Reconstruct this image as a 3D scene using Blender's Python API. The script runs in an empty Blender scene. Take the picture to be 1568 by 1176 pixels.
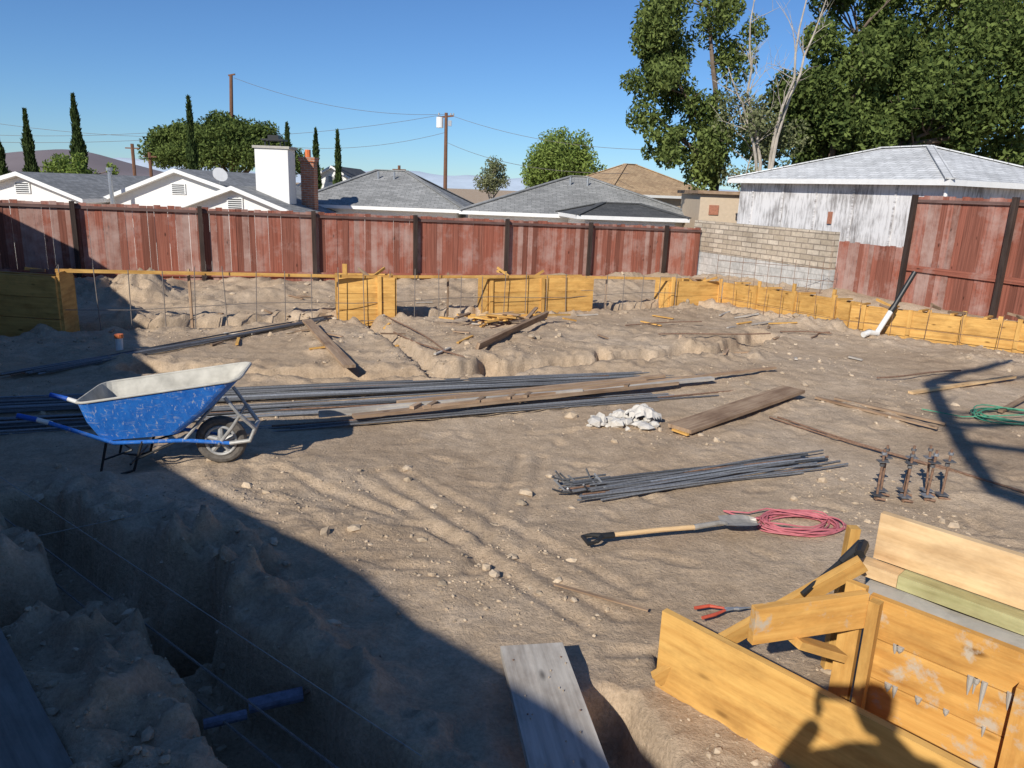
import bpy, math, random
import numpy as np
from mathutils import Vector, Matrix
from itertools import combinations
random.seed(7); rng=np.random.default_rng(11)
scene=bpy.context.scene
V=Vector
# ---------------------------------------------------------------- noise / terrain
_tab=rng.random((256,256))
def vnoise(x,y):
    xi=np.floor(x).astype(int); yi=np.floor(y).astype(int)
    fx=x-xi; fy=y-yi
    fx=fx*fx*(3-2*fx); fy=fy*fy*(3-2*fy)
    a=_tab[xi%256,yi%256]; b=_tab[(xi+1)%256,yi%256]; c=_tab[xi%256,(yi+1)%256]; d=_tab[(xi+1)%256,(yi+1)%256]
    return (a*(1-fx)+b*fx)*(1-fy)+(c*(1-fx)+d*fx)*fy-.5
def fbm(x,y,o=4):
    s=0;a=1.
    for i in range(o):
        s=s+a*vnoise(x*(2**i)+17.3*i,y*(2**i)+31.7*i); a*=.5
    return s
def cells(x,y):
    # rounded lumps: distance to a jittered lattice point
    xi=np.floor(x).astype(int);yi=np.floor(y).astype(int);best=np.full(np.shape(x),9.)
    for i in(-1,0,1):
        for j in(-1,0,1):
            a=_tab[(xi+i)%256,(yi+j)%256];b=_tab[(xi+i+91)%256,(yi+j+47)%256]
            r=.55+.45*_tab[(xi+i+13)%256,(yi+j+77)%256]
            best=np.minimum(best,np.hypot(x-xi-i-a,y-yi-j-b)/r)
    return np.maximum(0,1-best)
def sm(x,a,b):
    t=np.clip((x-a)/(b-a),0,1); return t*t*(3-2*t)
def dseg(x,y,a,b):
    ax,ay=a;bx,by=b;dx,dy=bx-ax,by-ay
    t=np.clip(((x-ax)*dx+(y-ay)*dy)/(dx*dx+dy*dy),0,1)
    return np.hypot(x-ax-t*dx,y-ay-t*dy)
TR=[ # trenches: a,b,width,depth,berm
 ((-3.3,4.75),(-1.9,3.75),.42,.5,.05),((-1.9,3.75),(-.55,2.35),.45,.5,.05),((-2.2,3.9),(-3.4,2.9),.35,.45,.03),
 ((-4.6,8.95),(-.9,9.15),.36,.26,.03),((-.9,9.15),(3.2,11.15),.42,.32,.02),((3.2,11.1),(4.2,12.6),.4,.2,.02),
 ((-2.6,12.9),(-.9,9.2),.22,.16,.0),((-.35,9.9),(-.2,9.2),.3,.3,.01),
 ((-7.2,10.9),(3.6,16.3),.55,.38,.04),((1.3,10.6),(1.2,10.1),.25,.25,.01),
 ((3.6,16.3),(6.4,13.7),.4,.25,.03),((6.4,13.7),(10,11.2),.4,.25,.03),
 ((1.0,3.34),(2.6,1.5),.36,.6,.0),((.52,3.0),(.85,1.6),.22,.35,.0),((-7.3,10.9),(-8.5,6),.5,.35,.05)]
_fr=np.random.default_rng(5);FEET=[(_fr.uniform(-2,4.5),_fr.uniform(3.2,8.2),_fr.uniform(0,3.14)) for _ in range(110)]
def HT(x,y):
    x=np.asarray(x,float);y=np.asarray(y,float)
    near=np.exp(-np.maximum(0,np.hypot(x,y-9)-16)/6)
    n1=fbm(x*.45,y*.45,3); n2=fbm(x*1.9+5,y*1.9,4); n3=fbm(x*7,y*7+9,3); n4=fbm(x*19+3,y*19,2)
    far_=sm(y,8.7,9.8);left_=sm(-x,.6,2.4)*(1-sm(y,4.6,5.6))
    rough=.35+.7*sm(n1,-.05,.35)+.38*far_+.7*left_
    z=(.05*n1+.020*n2*rough+.013*n3*rough+.008*n4*(.5+rough))*near
    z+=near*(.040*cells(x*2.6,y*2.6)+.040*cells(x*5.3+7,y*5.3)+.026*cells(x*11,y*11+3))*np.clip(rough-.45,0,1.0)*(.35+.65*sm(n2,-.2,.35))
    df=(x+9.27)*(-.396)+(y-15.95)*.918
    dr=(x-8.2)*.918+(y-16)*.396
    z-=1.35*sm(df,.5,4)
    z+=.3*sm(dr,-1.1,-.1)*sm(-y,-22,-17)*(1-sm(df,0,1))
    z+=.12*sm(df,-3.2,-2.2)*(1-sm(df,-.9,-.2))*(1+1.2*n2)
    for cx,cy,sx,sy,a in ((-7.4,14.0,1.1,.6,.36),(-6.1,12.2,.6,.4,.14),(5.7,14.1,.7,.4,.14),(-2.9,2.6,.6,.5,.22),(-1.6,2.55,.45,.35,.22),(-3.6,4.0,.6,.5,.2),(1.6,12.6,1.6,.7,.06),(-5.6,13.3,.5,.35,.12),(-.3,14.9,.9,.35,.06),(-.9,3.05,.3,.3,.06)):
        z+=a*np.exp(-((x-cx)/sx)**2-((y-cy)/sy)**2)*(1+.8*n2+.7*n3)
    z+=.055*far_*(1-sm(y,12.5,14))*sm(x,-1.5,0)*(1-sm(x,3.5,6))
    for (a,b) in (((-1.2,5.6),(.5,3.6)),((-1.05,5.75),(.65,3.75)),((-.9,5.9),(.8,4.0)),((.1,6.4),(-.2,4.2)),((.3,6.4),(.1,4.4)),((-1.9,5.7),(-.3,4.6)),((.2,7.0),(2.4,7.9))):
        d=dseg(x,y,a,b)+.05*n2
        z-=.018*np.exp(-(d/.04)**2)-.008*np.exp(-((d-.08)/.03)**2)
    for fx,fy,fa in FEET:
        dx=x-fx;dy=y-fy;mask=(np.abs(dx)<.4)&(np.abs(dy)<.4)
        if mask.any():
            u=dx*np.cos(fa)+dy*np.sin(fa);v=-dx*np.sin(fa)+dy*np.cos(fa);r=(u/.14)**2+(v/.055)**2
            z=z+np.where(mask,-.014*np.exp(-r**2)+.006*np.exp(-(r-2)**2),0)
    wob=.20*fbm(x*2.3+3,y*2.3+8,4)
    for a,b,w,dp,bm in TR:
        d=dseg(x,y,a,b)+(wob if bm>0 else wob*.2)
        z-=dp*(1-sm(d,w/2-.06,w/2+.04))
        if bm: z+=bm*np.exp(-((d-w/2-.22)/.17)**2)*(1+2.5*n3)
    return z
def ht(x,y): return float(HT(np.array([x]),np.array([y]))[0])
# ---------------------------------------------------------------- materials
def newmat(name):
    m=bpy.data.materials.new(name);m.use_nodes=True;nt=m.node_tree
    b=nt.nodes["Principled BSDF"];return m,nt,b
def N(nt,t,**k):
    n=nt.nodes.new(t)
    for a,v in k.items():
        if a in n.inputs.keys(): n.inputs[a].default_value=v
        else: setattr(n,a,v)
    return n
def ramp(nt,fac,stops):
    r=nt.nodes.new("ShaderNodeValToRGB");e=r.color_ramp.elements
    while len(e)<len(stops): e.new(.5)
    for i,(p,c) in enumerate(stops):
        e[i].position=p;e[i].color=(c[0],c[1],c[2],1)
    nt.links.new(fac,r.inputs[0]);return r.outputs[0]
def mix(nt,fac,a,b,mode='MIX'):
    n=nt.nodes.new("ShaderNodeMix");n.data_type='RGBA';n.blend_type=mode
    for s,v in ((0,fac),(6,a),(7,b)):
        if isinstance(v,(int,float)): n.inputs[s].default_value=v
        elif isinstance(v,tuple): n.inputs[s].default_value=(v[0],v[1],v[2],1)
        else: nt.links.new(v,n.inputs[s])
    return n.outputs[2]
def noise(nt,vec,scale,detail=3,rough=.6):
    n=N(nt,"ShaderNodeTexNoise");n.inputs["Scale"].default_value=scale;n.inputs["Detail"].default_value=detail;n.inputs["Roughness"].default_value=rough
    if vec is not None: nt.links.new(vec,n.inputs["Vector"])
    return n.outputs["Fac"]
def bump(nt,b,h,strength=.5,dist=.01):
    n=N(nt,"ShaderNodeBump");n.inputs["Strength"].default_value=strength;n.inputs["Distance"].default_value=dist
    nt.links.new(h,n.inputs["Height"]);nt.links.new(n.outputs[0],b.inputs["Normal"])
def objco(nt,kind="Object"):
    return nt.nodes.new("ShaderNodeTexCoord").outputs[kind]
def mapped(nt,vec,sc):
    m=N(nt,"ShaderNodeMapping");m.inputs["Scale"].default_value=sc;nt.links.new(vec,m.inputs["Vector"]);return m.outputs[0]
def simple(name,col,rough=.7,metal=0,var=.25,scale=20,bmp=.2,dist=.004,spec=.4,isl=0):
    m,nt,b=newmat(name);co=objco(nt)
    n=noise(nt,co,scale,4)
    c=ramp(nt,n,[(.25,tuple(x*(1-var) for x in col)),(.75,tuple(min(1,x*(1+var)) for x in col))])
    if isl:
        g=nt.nodes.new("ShaderNodeNewGeometry").outputs["Random Per Island"]
        c=mix(nt,1.0,c,ramp(nt,g,[(0,(1-isl,)*3),(.5,(1-isl*.5,1-isl*.55,1-isl*.6)),(1,(1,)*3)]),'MULTIPLY')
    nt.links.new(c,b.inputs["Base Color"]);b.inputs["Roughness"].default_value=rough;b.inputs["Metallic"].default_value=metal
    b.inputs["Specular IOR Level"].default_value=spec
    if bmp: bump(nt,b,n,bmp,dist)
    return m
def wood(name,dark,light,across=22,along=1.3,knots=True,splat=0,bmp=.3,rough=.75,islvar=.25,gray=None,hue=None,stain=True):
    m,nt,b=newmat(name);uv=objco(nt,"UV")
    isl=nt.nodes.new("ShaderNodeNewGeometry").outputs["Random Per Island"]
    g=noise(nt,mapped(nt,uv,(along,across,1)),1.0,5,.65)
    c=ramp(nt,g,[(.3,dark),(.62,light)])
    if knots:
        v=N(nt,"ShaderNodeTexVoronoi");nt.links.new(mapped(nt,uv,(2.2,6,1)),v.inputs["Vector"]);v.inputs["Scale"].default_value=1
        k=ramp(nt,v.outputs["Distance"],[(.05,(1,1,1)),(.12,(0,0,0))])
        c=mix(nt,k,c,tuple(x*.45 for x in dark))
    if stain:
        s=noise(nt,mapped(nt,uv,(2.2,4.5,1)),1.0,5,.7)
        c=mix(nt,1.0,c,ramp(nt,s,[(.32,(.66,.62,.60)),(.56,(1,1,1))]),'MULTIPLY')
    if hue:
        c=mix(nt,1.0,c,ramp(nt,isl,hue),'MULTIPLY')
    else:
        c=mix(nt,1.0,c,ramp(nt,isl,[(0,(1-islvar,)*3),(1,(1,)*3)]),'MULTIPLY')
    if gray:
        n=noise(nt,objco(nt),1.5,5,.7)
        a=N(nt,"ShaderNodeMath",operation='MULTIPLY_ADD');nt.links.new(isl,a.inputs[0]);a.inputs[1].default_value=.25;nt.links.new(n,a.inputs[2])
        f=ramp(nt,a.outputs[0],[(.58,(0,0,0)),(.84,(.7,.7,.7))])
        c=mix(nt,f,c,gray)
    if splat:
        n=noise(nt,objco(nt),7,6,.7)
        f=ramp(nt,n,[(.60-.05*splat,(0,0,0)),(.66,(.9,.9,.9))])
        c=mix(nt,f,c,(.50,.43,.33))
    nt.links.new(c,b.inputs["Base Color"]);b.inputs["Roughness"].default_value=rough;b.inputs["Specular IOR Level"].default_value=.25
    bump(nt,b,g,bmp,.004);return m
def dirtmat():
    m,nt,b=newmat("dirt_soil");co=objco(nt)
    n1=noise(nt,co,.5,4,.6);n2=noise(nt,co,5,6,.7);n3=noise(nt,co,45,5,.75)
    c=ramp(nt,n1,[(.3,(.40,.295,.20)),(.5,(.49,.375,.262)),(.72,(.585,.47,.35))])
    c2=ramp(nt,n2,[(.3,(.78,.76,.74)),(.7,(1.14,1.13,1.12))])
    c=mix(nt,1.0,c,c2,'MULTIPLY')
    c3=ramp(nt,n3,[(.3,(.74,.73,.72)),(.65,(1.14,1.14,1.14))])
    c=mix(nt,1.0,c,c3,'MULTIPLY')
    nt.links.new(c,b.inputs["Base Color"]);b.inputs["Roughness"].default_value=.95;b.inputs["Specular IOR Level"].default_value=.1
    a=N(nt,"ShaderNodeMath",operation='MULTIPLY_ADD');nt.links.new(n3,a.inputs[0]);a.inputs[1].default_value=.5;nt.links.new(n2,a.inputs[2])
    bump(nt,b,a.outputs[0],.8,.032);return m
M={}
M['dirt']=dirtmat()
M['clod']=simple('dirt_clod',(.56,.445,.32),.95,0,.2,30,.4,.01,.1,isl=.4)
M['yel']=wood('form_lumber',(.64,.33,.085),(.84,.50,.15),islvar=.28)
M['yels']=wood('form_lumber_splattered',(.62,.29,.065),(.82,.46,.13),splat=1,islvar=.2)
M['pine']=wood('light_pine',(.64,.41,.20),(.82,.58,.32),islvar=.1)
M['green']=wood('treated_lumber',(.36,.34,.15),(.52,.48,.25),knots=False,islvar=.15)
M['graywood']=wood('weathered_board',(.40,.365,.32),(.62,.57,.50),knots=True,islvar=.2,across=26)
M['graydark']=wood('dark_board',(.16,.145,.125),(.26,.24,.21),knots=False,islvar=.2,across=26)  # darker copy of the weathered board, for the left plank
M['brownwood']=wood('old_brown_board',(.27,.165,.10),(.52,.37,.245),islvar=.5)
M['redfence']=wood('redwood_fence',(.21,.082,.055),(.43,.18,.125),across=30,along=.8,knots=True,gray=(.50,.36,.31),bmp=.4,
   hue=[(0,(.50,.44,.42)),(.25,(.78,.70,.68)),(.5,(.92,.72,.66)),(.75,(1,.95,.95)),(1,(.66,.75,.78))],stain=False)
M['post']=wood('dark_post',(.035,.025,.022),(.075,.052,.042),knots=False)
M['rail']=wood('fence_rail',(.12,.07,.06),(.24,.15,.13),knots=False)
M['rebar']=simple('rebar_steel',(.27,.285,.31),.5,.25,.35,60,.4,.003,isl=.75)
M['cage']=simple('cage_rebar',(.20,.17,.15),.6,.1,.35,60,0)
M['rust']=simple('rusty_steel',(.22,.13,.085),.8,.1,.5,40,.4,.003)
M['black']=simple('black_plastic',(.02,.02,.02),.45)
M['rubber']=simple('tyre_rubber',(.12,.105,.09),.85,0,.4,30)
M['wheelgray']=simple('wheel_metal',(.40,.39,.37),.45,.3,.25)
M['bluegrip']=simple('blue_grip',(.02,.10,.45),.5)
M['white']=simple('white_paint',(.80,.79,.76),.6,0,.06,8,.1)
M['stucco']=simple('white_stucco',(.78,.76,.72),.9,0,.06,14,.4,.01)
M['tan']=simple('tan_stucco',(.54,.43,.31),.9,0,.08,10,.3,.01)
M['dstucco']=simple('brown_stucco',(.16,.12,.09),.9,0,.1,10,.3,.01)  # dark tone set to cut bounce light off the unseen house
M['pipew']=simple('white_pvc',(.75,.74,.70),.4,0,.08)
M['cord']=simple('pink_cord',(.50,.15,.17),.6,0,.25,12)
M['gcord']=simple('green_cord',(.08,.30,.18),.6)
M['red']=simple('red_grip',(.50,.09,.05),.5)
M['orange']=simple('orange_cap',(.65,.18,.06),.5)
M['patch']=simple('rusty_patch',(.36,.15,.09),.8)
M['chunk']=simple('concrete_chunk',(.62,.58,.52),.95,0,.15,18,.6,.02,isl=.15)
M['conc']=simple('concrete',(.42,.39,.34),.95,0,.15,10,.5,.01)
M['bluewrap']=simple('blue_wrap',(.16,.17,.23),.6,0,.4,30)
M['glass']=simple('window_glass',(.05,.06,.08),.15)
M['galv']=simple('galvanised_steel',(.45,.46,.47),.4,.7,.15)
M['blade']=simple('worn_steel_blade',(.36,.33,.29),.6,.3,.3)
M['bark']=simple('bark',(.16,.12,.09),.95,0,.4,6,.6,.03)
M['palebark']=simple('pale_bark',(.40,.35,.29),.9,0,.3,5,.4,.02)
M['pole']=simple('pole_wood',(.17,.085,.05),.9,0,.2,4)
M['skin']=simple('skin',(.5,.3,.22),.5);M['shirt']=simple('cotton_shirt',(.1,.12,.2),.9)
M['string']=simple('string',(.3,.3,.29),.8)
def bluepaint():
    m,nt,b=newmat('scratched_blue_paint');co=objco(nt)
    n=noise(nt,mapped(nt,co,(6,6,26)),1.6,7,.75)
    n2=noise(nt,mapped(nt,co,(14,14,5)),1.6,6,.75)
    c=ramp(nt,n2,[(.3,(.012,.11,.44)),(.7,(.03,.20,.64))])
    f=ramp(nt,n,[(.55,(0,0,0)),(.68,(.6,.6,.6))])
    c=mix(nt,f,c,(.45,.47,.48))
    n3=noise(nt,mapped(nt,co,(40,40,9)),1,5,.8);f=ramp(nt,n3,[(.58,(0,0,0)),(.65,(.7,.7,.7))])
    c=mix(nt,f,c,(.55,.56,.56))
    nt.links.new(c,b.inputs["Base Color"]);b.inputs["Roughness"].default_value=.5;return m
M['blue']=bluepaint()
M['panin']=simple('cement_crusted_pan',(.46,.44,.39),.9,0,.3,7,.6,.01)
def brickm(name,c1,c2,mortar,bw,bh,ms=.01):
    m,nt,b=newmat(name);uv=objco(nt,"UV")
    br=N(nt,"ShaderNodeTexBrick");nt.links.new(uv,br.inputs["Vector"])
    br.inputs["Scale"].default_value=1;br.inputs["Brick Width"].default_value=bw;br.inputs["Row Height"].default_value=bh;br.inputs["Mortar Size"].default_value=ms
    br.inputs["Color1"].default_value=(*c1,1);br.inputs["Color2"].default_value=(*c2,1);br.inputs["Mortar"].default_value=(*mortar,1)
    n=noise(nt,objco(nt),9,4,.7);cc=ramp(nt,n,[(.3,(.72,)*3),(.7,(1.1,)*3)])
    c=mix(nt,1.0,br.outputs["Color"],cc,'MULTIPLY')
    nl=noise(nt,objco(nt),.8,3,.6);cl=ramp(nt,nl,[(.35,(.85,)*3),(.65,(1.08,)*3)])
    c=mix(nt,1.0,c,cl,'MULTIPLY')
    nt.links.new(c,b.inputs["Base Color"]);b.inputs["Roughness"].default_value=.9
    bump(nt,b,n,.5,.02);return m
M['shingle']=brickm('gray_shingle',(.26,.26,.25),(.38,.375,.36),(.15,.15,.145),.30,.14,.008)
M['dshingle']=brickm('dark_shingle',(.07,.072,.075),(.11,.11,.11),(.05,.05,.05),.30,.14,.008)
M['lshingle']=brickm('pale_shingle',(.62,.62,.61),(.76,.76,.75),(.38,.38,.38),.34,.16,.012)
M['tshingle']=brickm('tan_shingle',(.42,.28,.16),(.54,.38,.22),(.26,.17,.10),.30,.16,.01)
M['block']=brickm('stone_block',(.46,.38,.28),(.64,.55,.43),(.28,.23,.18),.40,.13,.014)
M['cblock']=brickm('concrete_block',(.50,.49,.46),(.58,.56,.52),(.40,.38,.35),.40,.20,.012)
M['brick']=brickm('red_brick',(.42,.14,.07),(.52,.20,.10),(.40,.34,.28),.22,.075,.01)
def weathered():
    m,nt,b=newmat('weathered_white_plywood');uv=objco(nt,"UV")
    n=noise(nt,mapped(nt,uv,(9,1.1,1)),1.4,7,.75);n2=noise(nt,uv,1.1,3)
    a=N(nt,"ShaderNodeMath",operation='MULTIPLY_ADD');nt.links.new(n2,a.inputs[0]);a.inputs[1].default_value=.7;nt.links.new(n,a.inputs[2])
    c=ramp(nt,a.outputs[0],[(.70,(.27,.25,.24)),(.80,(.50,.48,.47)),(.92,(.72,.70,.69))])
    nt.links.new(c,b.inputs["Base Color"]);b.inputs["Roughness"].default_value=.9
    bump(nt,b,n,.4,.01);return m
M['wply']=weathered()
def leafm(name,dark,light,trans=.25):
    m=bpy.data.materials.new(name);m.use_nodes=True;nt=m.node_tree;nt.nodes.clear()
    isl=nt.nodes.new("ShaderNodeNewGeometry").outputs["Random Per Island"]
    n=noise(nt,objco(nt),.55,2)
    a=N(nt,"ShaderNodeMath",operation='MULTIPLY_ADD');nt.links.new(isl,a.inputs[0]);a.inputs[1].default_value=.5
    nt.links.new(n,a.inputs[2])
    c=ramp(nt,a.outputs[0],[(.4,dark),(1.0,light)])
    d=nt.nodes.new("ShaderNodeBsdfDiffuse");t=nt.nodes.new("ShaderNodeBsdfTranslucent");mx=nt.nodes.new("ShaderNodeMixShader");mx.inputs[0].default_value=trans
    nt.links.new(c,d.inputs[0]);nt.links.new(c,t.inputs[0]);nt.links.new(d.outputs[0],mx.inputs[1]);nt.links.new(t.outputs[0],mx.inputs[2])
    o=nt.nodes.new("ShaderNodeOutputMaterial");nt.links.new(mx.outputs[0],o.inputs[0]);return m
M['leaf']=leafm('leaf_green',(.045,.07,.02),(.22,.27,.08))
M['leafd']=leafm('leaf_dark',(.032,.055,.018),(.18,.23,.065))
M['leafl']=leafm('leaf_light',(.10,.155,.035),(.26,.33,.085))
M['leafo']=leafm('leaf_olive',(.09,.11,.05),(.25,.26,.13))
M['cyp']=leafm('cypress_green',(.022,.04,.016),(.075,.105,.035),.1)
# ---------------------------------------------------------------- mesh builder
class MB:
    def __init__(s): s.v=[];s.f=[];s.uv=[];s.m=[];s.mats=[]
    def mi(s,k):
        if k not in s.mats: s.mats.append(k)
        return s.mats.index(k)
    def face(s,pts,mat,uvs=None):
        i=len(s.v);s.v+= [tuple(p) for p in pts];s.f.append(tuple(range(i,i+len(pts))))
        if uvs is None:
            P=[V(p) for p in pts];n=(P[1]-P[0]).cross(P[2]-P[0])
            if n.length<1e-12:n=V((0,0,1))
            n.normalize()
            t=V((0,0,1)).cross(n)
            if t.length<.05:t=V((1,0,0))
            t.normalize();b=n.cross(t);uvs=[(p.dot(t),p.dot(b)) for p in P]
        s.uv+=uvs;s.m.append(s.mi(mat))
    def hexa(s,c,mat,off=None):
        i=len(s.v);s.v+=[tuple(p) for p in c]
        L=(V(c[1])-V(c[0])).length;W=(V(c[3])-V(c[0])).length;T=(V(c[4])-V(c[0])).length
        o=random.random()*40 if off is None else off
        co=[(0,0,0),(L,0,0),(L,W,0),(0,W,0),(0,0,T),(L,0,T),(L,W,T),(0,W,T)]
        for q in ((0,3,2,1),(4,5,6,7),(0,1,5,4),(2,3,7,6),(1,2,6,5),(3,0,4,7)):
            s.f.append(tuple(i+k for k in q));s.m.append(s.mi(mat))
            for k in q:
                a=co[k]
                if q in((1,2,6,5),(3,0,4,7)): s.uv.append((o+a[2]*3,o+a[1]))
                else: s.uv.append((o+a[0],o+a[1]+a[2]))
    def box(s,c,size,mat,rot=0):
        cx,cy,cz=c;a,b,h=size[0]/2,size[1]/2,size[2]/2;cr,sr=math.cos(rot),math.sin(rot)
        P=[]
        for z in(-h,h):
            for x,y in((-a,-b),(a,-b),(a,b),(-a,b)):
                P.append((cx+x*cr-y*sr,cy+x*sr+y*cr,cz+z))
        s.hexa(P,mat)
    def beam(s,p0,p1,w,h,mat,up=(0,0,1)):
        p0=V(p0);p1=V(p1);d=(p1-p0).normalized();u=V(up)
        sd=d.cross(u)
        if sd.length<1e-3: sd=d.cross(V((1,0,0)))
        sd.normalize();u=sd.cross(d).normalized()
        sd=sd*w/2;u=u*h/2
        s.hexa([p0-sd-u,p1-sd-u,p1+sd-u,p0+sd-u,p0-sd+u,p1-sd+u,p1+sd+u,p0+sd+u],mat)
    def tube(s,pts,r,mat,n=8,cap=True):
        pts=[V(p) for p in pts];m=len(pts)
        rs=r if isinstance(r,(list,tuple)) else [r]*m
        i0=len(s.v);prev=None
        for k in range(m):
            d=(pts[min(k+1,m-1)]-pts[max(k-1,0)])
            if d.length<1e-9:d=V((0,0,1))
            d.normalize()
            if prev is None:
                a=d.cross(V((0,0,1)))
                if a.length<.1:a=d.cross(V((1,0,0)))
            else:
                a=prev-d*prev.dot(d)
                if a.length<1e-4:a=d.cross(V((1,0,0)))
            a.normalize();prev=a;b=d.cross(a)
            for j in range(n):
                t=2*math.pi*j/n
                s.v.append(tuple(pts[k]+(a*math.cos(t)+b*math.sin(t))*rs[k]))
        mi=s.mi(mat)
        for k in range(m-1):
            for j in range(n):
                j2=(j+1)%n
                s.f.append((i0+k*n+j,i0+k*n+j2,i0+(k+1)*n+j2,i0+(k+1)*n+j));s.m.append(mi);s.uv+=[(k,j),(k,j+1),(k+1,j+1),(k+1,j)]
        if cap:
            s.f.append(tuple(i0+j for j in range(n))[::-1]);s.m.append(mi);s.uv+=[(0,0)]*n
            s.f.append(tuple(i0+(m-1)*n+j for j in range(n)));s.m.append(mi);s.uv+=[(0,0)]*n
    def xform(s,mat,i0=0):
        for i in range(i0,len(s.v)): s.v[i]=tuple(mat@V(s.v[i]))
    def build(s,name,smooth=False,bevel=0):
        me=bpy.data.meshes.new(name);me.from_pydata(s.v,[],s.f)
        uvl=me.uv_layers.new(name="UVMap");uvl.data.foreach_set("uv",np.array(s.uv,dtype=np.float32).ravel())
        for k in s.mats: me.materials.append(M[k])
        me.polygons.foreach_set("material_index",s.m)
        if smooth: me.polygons.foreach_set("use_smooth",[True]*len(s.f))
        me.update()
        o=bpy.data.objects.new(name,me);scene.collection.objects.link(o)
        if bevel:
            b=o.modifiers.new("bevel","BEVEL");b.width=bevel;b.segments=2;b.limit_method='ANGLE'
        return o
def obj(name,b,**k): return b.build(name,**k)
# ---------------------------------------------------------------- ground
xf=list(np.arange(-9.5,10.0001,.04))
xn=[];d=.06;x=-9.5
while x>-1500: x-=d;d*=1.25 if d<200 else 1;xn.append(x)
xp=[];d=.06;x=xf[-1]
while x<1500: x+=d;d*=1.25 if d<200 else 1;xp.append(x)
X=np.array(xn[::-1]+xf+xp)
yf=[1.3]
while yf[-1]<24: yf.append(yf[-1]+max(.02,.0048*yf[-1]))
yn=[];d=.08;y=1.3
while y>-200: y-=d;d*=1.35;yn.append(y)
yp=[];d=.2;y=yf[-1]
while y<2500: y+=d;d*=1.25 if d<300 else 1;yp.append(y)
Y=np.array(yn[::-1]+yf+yp)
GX,GY=np.meshgrid(X,Y)
GZ=HT(GX,GY)
nx,ny=len(X),len(Y)
vs=np.stack([GX.ravel(),GY.ravel(),GZ.ravel()],1)
idx=np.arange(nx*ny).reshape(ny,nx)
q=np.stack([idx[:-1,:-1].ravel(),idx[:-1,1:].ravel(),idx[1:,1:].ravel(),idx[1:,:-1].ravel()],1)
def fastmesh(name,vs,q,mats,smooth=False):
    me=bpy.data.meshes.new(name);nv=len(vs);nf,k=q.shape
    me.vertices.add(nv);me.vertices.foreach_set("co",vs.astype(np.float32).ravel())
    me.loops.add(nf*k);me.loops.foreach_set("vertex_index",q.astype(np.int32).ravel())
    me.polygons.add(nf);me.polygons.foreach_set("loop_start",np.arange(0,nf*k,k,dtype=np.int32))
    me.polygons.foreach_set("loop_total",np.full(nf,k,dtype=np.int32))
    for m in mats: me.materials.append(M[m])
    me.polygons.foreach_set("use_smooth",np.full(nf,smooth))
    me.update(calc_edges=True);me.validate()
    o=bpy.data.objects.new(name,me);scene.collection.objects.link(o);return o
fastmesh("dirt_ground",vs,q,['dirt'],True)
ico_v=[];t=(1+5**.5)/2
for a in(-1,1):
    for b in(-t,t): ico_v+=[(a,b,0),(0,a,b),(b,0,a)]
ico_v=np.array(ico_v)/math.hypot(1,t)
tri=[]
for c in combinations(range(12),3):
    P=ico_v[list(c)]
    if all(abs(np.linalg.norm(P[i]-P[j])-1.0515)<.02 for i,j in((0,1),(1,2),(0,2))):
        n=np.cross(P[1]-P[0],P[2]-P[0])
        tri.append(c if n@P.mean(0)>0 else (c[0],c[2],c[1]))
tri=np.array(tri)
def rocks(name,px,py,sz,mat,sink=.1):
    n=len(px);base=np.repeat(ico_v[None],n,0)*(1+.5*(rng.random((n,12,1))-.5))
    sc=sz[:,None,None]*(.6+.8*rng.random((n,1,3)))*np.array([1,1,.7])
    base=base*sc
    a=rng.random(n)*6.28;c,s=np.cos(a)[:,None],np.sin(a)[:,None]
    x=base[:,:,0]*c-base[:,:,1]*s;yy=base[:,:,0]*s+base[:,:,1]*c
    z=HT(px,py)[:,None]+base[:,:,2]+sz[:,None]*sink
    vv=np.stack([x+px[:,None],yy+py[:,None],z],2).reshape(-1,3)
    ff=(tri[None]+12*np.arange(n)[:,None,None]).reshape(-1,3)
    return fastmesh(name,vv,ff,[mat],False)
n=52000
py=1.6+(rng.random(n)**1.5)*19;px=(rng.random(n)*2-1)*(1.3+py*.75)
den=fbm(px*.7+3,py*.7,3)+.25*fbm(px*4,py*4,2)+.15*sm(py,8.5,10)+.2*sm(-px,.5,2)*(1-sm(py,4.6,5.6))
keep=den>rng.random(n)*.8-.04
dr=(px-8.2)*.918+(py-16)*.396;keep&=dr<0
df=(px+9.27)*(-.396)+(py-15.95)*.918;keep&=df<-.1
px,py=px[keep],py[keep]
sz=.003+.008*rng.random(len(px))**2+.030*rng.random(len(px))**18
sz*=(1+.045*py)
rocks("dirt_clods",px,py,sz,'clod')
# ---------------------------------------------------------------- fences
def lerp(a,b,t): return tuple(a[i]+(b[i]-a[i])*t for i in range(len(a)))
def board_fence(name,A,B,ztA,ztB,zb,posts,front,post_up=.03,bw=.14,rails=True):
    b=MB();A=V((*A,0));B=V((*B,0));L=(B-A).length;d=(B-A)/L;n=V((*front,0))
    s=0
    while s<L-.02:
        w=min(bw*random.uniform(.94,1.05),L-s);t=(s+w/2)/L
        zt=ztA+(ztB-ztA)*t+random.uniform(-.018,.018)
        p=A+d*(s+w/2)-n*random.uniform(0,.012)
        tl=random.uniform(-.004,.004)
        b.beam(V((p.x,p.y,zb)),V((p.x+d.x*tl,p.y+d.y*tl,zt)),.019,w-.0025,'redfence',up=d)
        s+=w
    for off,hh,m in ((-.09,.06,'rail'),(-1.45,.12,'redfence')):
        if rails: b.beam(A+n*.031+V((0,0,ztA+off)),B+n*.031+V((0,0,ztB+off)),.036,hh,m)
    for s in posts:
        t=s/L;p=A+d*s+n*.095
        b.beam((p.x,p.y,zb),(p.x,p.y,ztA+(ztB-ztA)*t+post_up),.09,.09,'post',up=d)
    return obj(name,b)
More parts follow.
